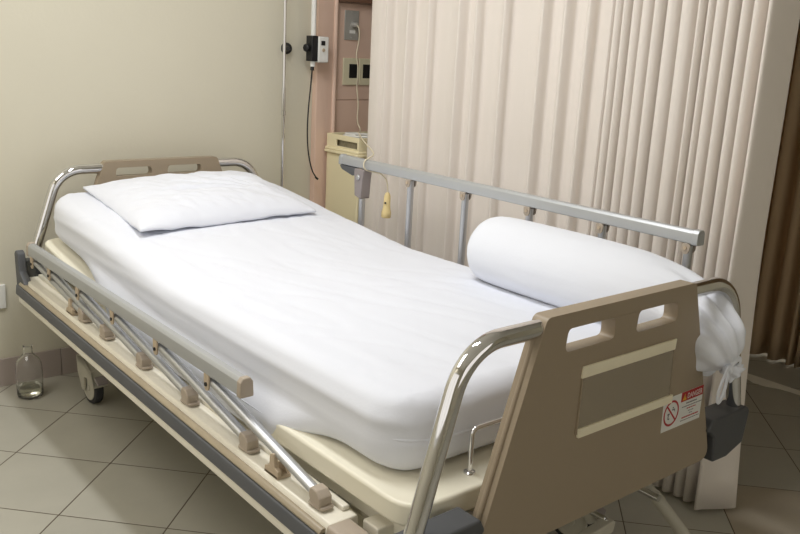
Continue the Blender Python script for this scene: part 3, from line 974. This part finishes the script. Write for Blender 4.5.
# loops of white tubing on the cabinet
m = MB(); pts = []
for k in range(120):
    a = k / 120 * 2 * pi * 2.6
    pts.append((.955 + (.068 + .006 * sin(a * .7)) * cos(a), 2.19 + (.085 + .006 * cos(a * .6)) * sin(a), .936 + .013 * k / 120 + .003 * sin(a * 1.3)))
m.sweep(pts, .006, 'white_plastic', n=8)
o = m.build('coiled_tube'); set_origin(o, (.955, 2.185, .93)); tag(o, 'coil of thin white tubing lying on top of the bedside cabinet', 'tubing')

# ------------------------------------------------------------------ wall fittings
yp = YB - .016
t = empty('call_socket_plate', (.985, yp, 1.37), 'stainless steel wall plate with nurse call plug on the pink tiles', 'wall socket')
m = MB().box(.953, 1.033, yp - .005, yp, 1.368, 1.500, 'steel'); m.build('plate', t, bevel=.0015)
m = MB()
m.lathe([(.016, 0), (.016, .004), (.011, .006), (.011, .03), (.008, .034)], (1.001, yp - .004, 1.437), (0, -1, 0), 'steel', 22); m.build('plug', t)
for z in (1.490, 1.378): MB().lathe([(.004, 0), (.003, .003)], (.993, yp - .005, z), (0, -1, 0), 'steel', 14).build('screw', t)
MB().box(.981, 1.013, yp - .0058, yp - .004, 1.398, 1.412, 'white_plastic').build('name_strip', t)
for i, (xa, lab) in enumerate(((.950, 'ivory power socket plate with dark opening, left of the pair on pink tiles'), (1.044, 'ivory power socket plate partly hidden by the curtain edge, right of the pair'))):
    t = empty('power_socket', (xa + .043, yp, 1.17), lab, 'socket', 'ivory sockets on the pink tiles')
    MB().box(xa, xa + .088, yp - .008, yp, 1.163, 1.287, 'ivory').build('plate', t, bevel=.003, seg=3)
    xo = xa + .034 if i == 0 else xa + .020
    m = MB().box(xo, xo + .046, yp - .0095, yp - .007, 1.196, 1.260, 'black')
    m.build('opening', t, bevel=.002)
# wall switch at the left
t = empty('wall_switch', (-.62, YB, .31), 'white wall socket plate low on the cream wall at the left edge', 'switch')
MB().box(-.69, -.582, YB - .010, YB, .312, .406, 'white_plastic').build('plate', t, bevel=.003, seg=3)
MB().box(-.66, -.612, YB - .013, YB - .009, .33, .388, 'white_plastic').build('rocker', t, bevel=.002)

# chrome IV pole fixed to the wall behind the bed
t = empty('iv_pole', (.605, 2.3, 0), 'slim chrome drip pole standing against the wall behind the bed', 'pole')
m = MB(); m.sweep([(.605, 2.3, .012), (.605, 2.3, 1.15)], .0085, 'chrome', n=16); m.sweep([(.605, 2.3, 1.15), (.605, 2.3, 2.3)], .0070, 'chrome', n=16)
m.lathe([(.0085, 0), (.0105, .002), (.0105, .02), (.008, .022)], (.605, 2.3, 1.03), (0, 0, 1), 'chrome', 16)
m.build('pole', t)
m = MB(); m.lathe([(.05, 0), (.05, .006), (.02, .014)], (.605, 2.3, 0), (0, 0, 1), 'chrome', 28); m.build('base_flange', t)
m = MB(); m.lathe([(.025, 0), (.025, .010), (.016, .014), (.008, .055)], (.652, YB, 1.318), (-.45, -1, 0), 'black', 26); m.build('wall_bracket', t)

# white pole with clamp and control box
t = empty('white_wall_pole', (.739, 2.29, 1.23), 'thin white vertical pole with black clamp and white box before pink tiles', 'pole')
m = MB(); m.sweep([(.748, 2.29, 1.245), (.748, 2.29, H)], .0115, 'white_plastic', n=18); m.build('pole', t)
m = MB(); m.box(.727, .760, 2.268, 2.315, 1.268, 1.378, 'black'); m.build('clamp', t, bevel=.003)
m = MB(); m.lathe([(.006, 0), (.006, .008), (.018, .010), (.018, .022), (.014, .026)], (.728, 2.29, 1.325), (-1, -.2, 0), 'black', 8); m.build('knob', t, bevel=.001)
m = MB(); m.box(.760, .814, 2.262, 2.312, 1.264, 1.376, 'white_plastic'); bx = m.build('control_box', t, bevel=.005, seg=3)
m = MB(); m.box(.772, .793, 2.2600, 2.2622, 1.338, 1.358, 'black'); m.build('switch', bx, bevel=.001)
m = MB(); m.lathe([(.008, 0), (.007, .004)], (.785, 2.262, 1.318), (0, -1, 0), 'beige_clip', 16); m.build('indicator', bx)
m = MB()
m.lathe([(.009, 0), (.007, .02)], (.746, 2.29, 1.228), (0, 0, 1), 'black', 14)
m.sweep(smooth_path([(.746, 2.29, 1.235), (.738, 2.288, 1.15), (.726, 2.285, 1.05), (.722, 2.283, .95), (.730, 2.283, .86), (.752, 2.283, .78), (.776, 2.283, .748)]), .0032, 'black', n=8)
m.lathe([(.005, 0), (.005, .016)], (.774, 2.283, .748), (.8, 0, -.6), 'black', 10)
m.build('cable', t)

# call bell with its cord: plug -> cabinet top -> over the raised rail
t = empty('call_bell', (.545, 1.56, .72), 'yellow cream pendant call bell hanging on a cord from the raised rail', 'call bell')
m = MB()
m.lathe([(.016, 0), (.0185, .003), (.0185, .022), (.0150, .034), (.0130, .05), (.0125, .082), (.0095, .092), (.0050, .098)], (.578, 1.515, .716), (0.03, 0, 1), 'pendant', 22)
m.lathe([(.004, 0), (.0035, .002)], (.566, 1.508, .775), (-1, -.6, 0), 'black', 10)
m.build('pendant', t)
m = MB()
m.sweep(smooth_path([(.998, yp - .035, 1.437), (1.005, yp - .05, 1.42), (1.008, yp - .045, 1.36), (.995, yp - .04, 1.30), (1.012, yp - .045, 1.24), (1.005, yp - .04, 1.16), (1.015, yp - .05, 1.08), (1.008, yp - .05, 1.0), (1.015, yp - .07, .965), (.96, 2.2, .96), (.87, 2.1, .97), (.80, 1.95, .94), (.70, 1.76, .93), (.60, 1.64, .935), (.556, 1.60, .937), (.526, 1.600, .925), (.526, 1.598, .892), (.560, 1.59, .882), (.580, 1.560, .88), (.580, 1.520, .86), (.581, 1.515, .812)], 3), .0028, 'cord', n=8)
m.build('cord', t)

# ------------------------------------------------------------------ glass bottle
t = empty('glass_bottle', (-.558, 2.2, 0), 'clear glass bottle with a little liquid standing on the floor by the wall', 'bottle')
c = (-.558, 2.2, .001)
prof = [(.0, .0), (.038, .0), (.044, .004), (.0465, .012), (.0475, .06), (.0480, .105), (.046, .130), (.038, .150), (.024, .164), (.0165, .172), (.0155, .188), (.0175, .190), (.0175, .202), (.0140, .203),
        (.0125, .200), (.0125, .173), (.021, .161), (.035, .147), (.043, .128), (.0450, .105), (.0445, .06), (.0435, .014), (.038, .007), (.0, .005)]
m = MB(); m.lathe(prof, c, (0, 0, 1), 'glass', 48); m.build('bottle_glass', t, angle=60)
m = MB(); m.lathe([(.0, .0056), (.0375, .0076), (.0432, .0146), (.0440, .042), (.0, .042)], c, (0, 0, 1), 'liquid', 48); m.build('liquid', t, angle=60)

# ------------------------------------------------------------------ light
ld = bpy.data.lights.new('ceiling_tube', 'AREA'); ld.shape = 'RECTANGLE'; ld.size = .20; ld.size_y = 1.24; ld.energy = 28; ld.color = (.97, .985, 1.0)
lo = bpy.data.objects.new('ceiling_tube', ld); lo.location = (LX, LY, H - .072); COL.objects.link(lo)
t = empty('fill_panel', (-1.75, 1.3, H), 'added square fill light panel on the ceiling left of the bed, out of frame', 'light')
MB().box(-2.35, -1.15, .7, 1.9, H - .05, H, 'white_plastic').build('housing', t, bevel=.01)
MB().box(-2.32, -1.18, .73, 1.87, H - .058, H - .051, 'lamp').build('diffuser', t, smooth=False)
l2 = bpy.data.lights.new('fill_light', 'AREA'); l2.shape = 'SQUARE'; l2.size = 1.12; l2.energy = 18; l2.color = (1.0, .95, .87)  # added lamp with its panel, lifts the ambient light left of the bed
lo = bpy.data.objects.new('fill_light', l2); lo.location = (-1.75, 1.3, H - .062); COL.objects.link(lo)
w = bpy.data.worlds.new('world'); SC.world = w; w.use_nodes = True
w.node_tree.nodes['Background'].inputs[0].default_value = (1, .95, .87, 1); w.node_tree.nodes['Background'].inputs[1].default_value = 1.25

# ------------------------------------------------------------------ camera
cd = bpy.data.cameras.new('camera'); co = bpy.data.objects.new('camera', cd); COL.objects.link(co); SC.camera = co
Rm = [[0.77017634, -0.12111059, 0.6262273], [-0.63588058, -0.22251541, 0.73901473], [0.04984272, -0.96737744, -0.24838798]]
mw = Matrix([[Rm[i][0], -Rm[i][1], -Rm[i][2], 0] for i in range(3)] + [[0, 0, 0, 1]])
mw.translation = (-1.47, -1.0, 1.356)
co.matrix_world = mw
cd.sensor_width = 36; cd.lens = 863.508 / 800 * 36; cd.clip_start = .02; cd.clip_end = 50

SC.view_settings.view_transform = 'Standard'; SC.view_settings.look = 'None'; SC.view_settings.gamma = 1; SC.view_settings.use_curve_mapping = False
SC.view_settings.exposure = -0.21
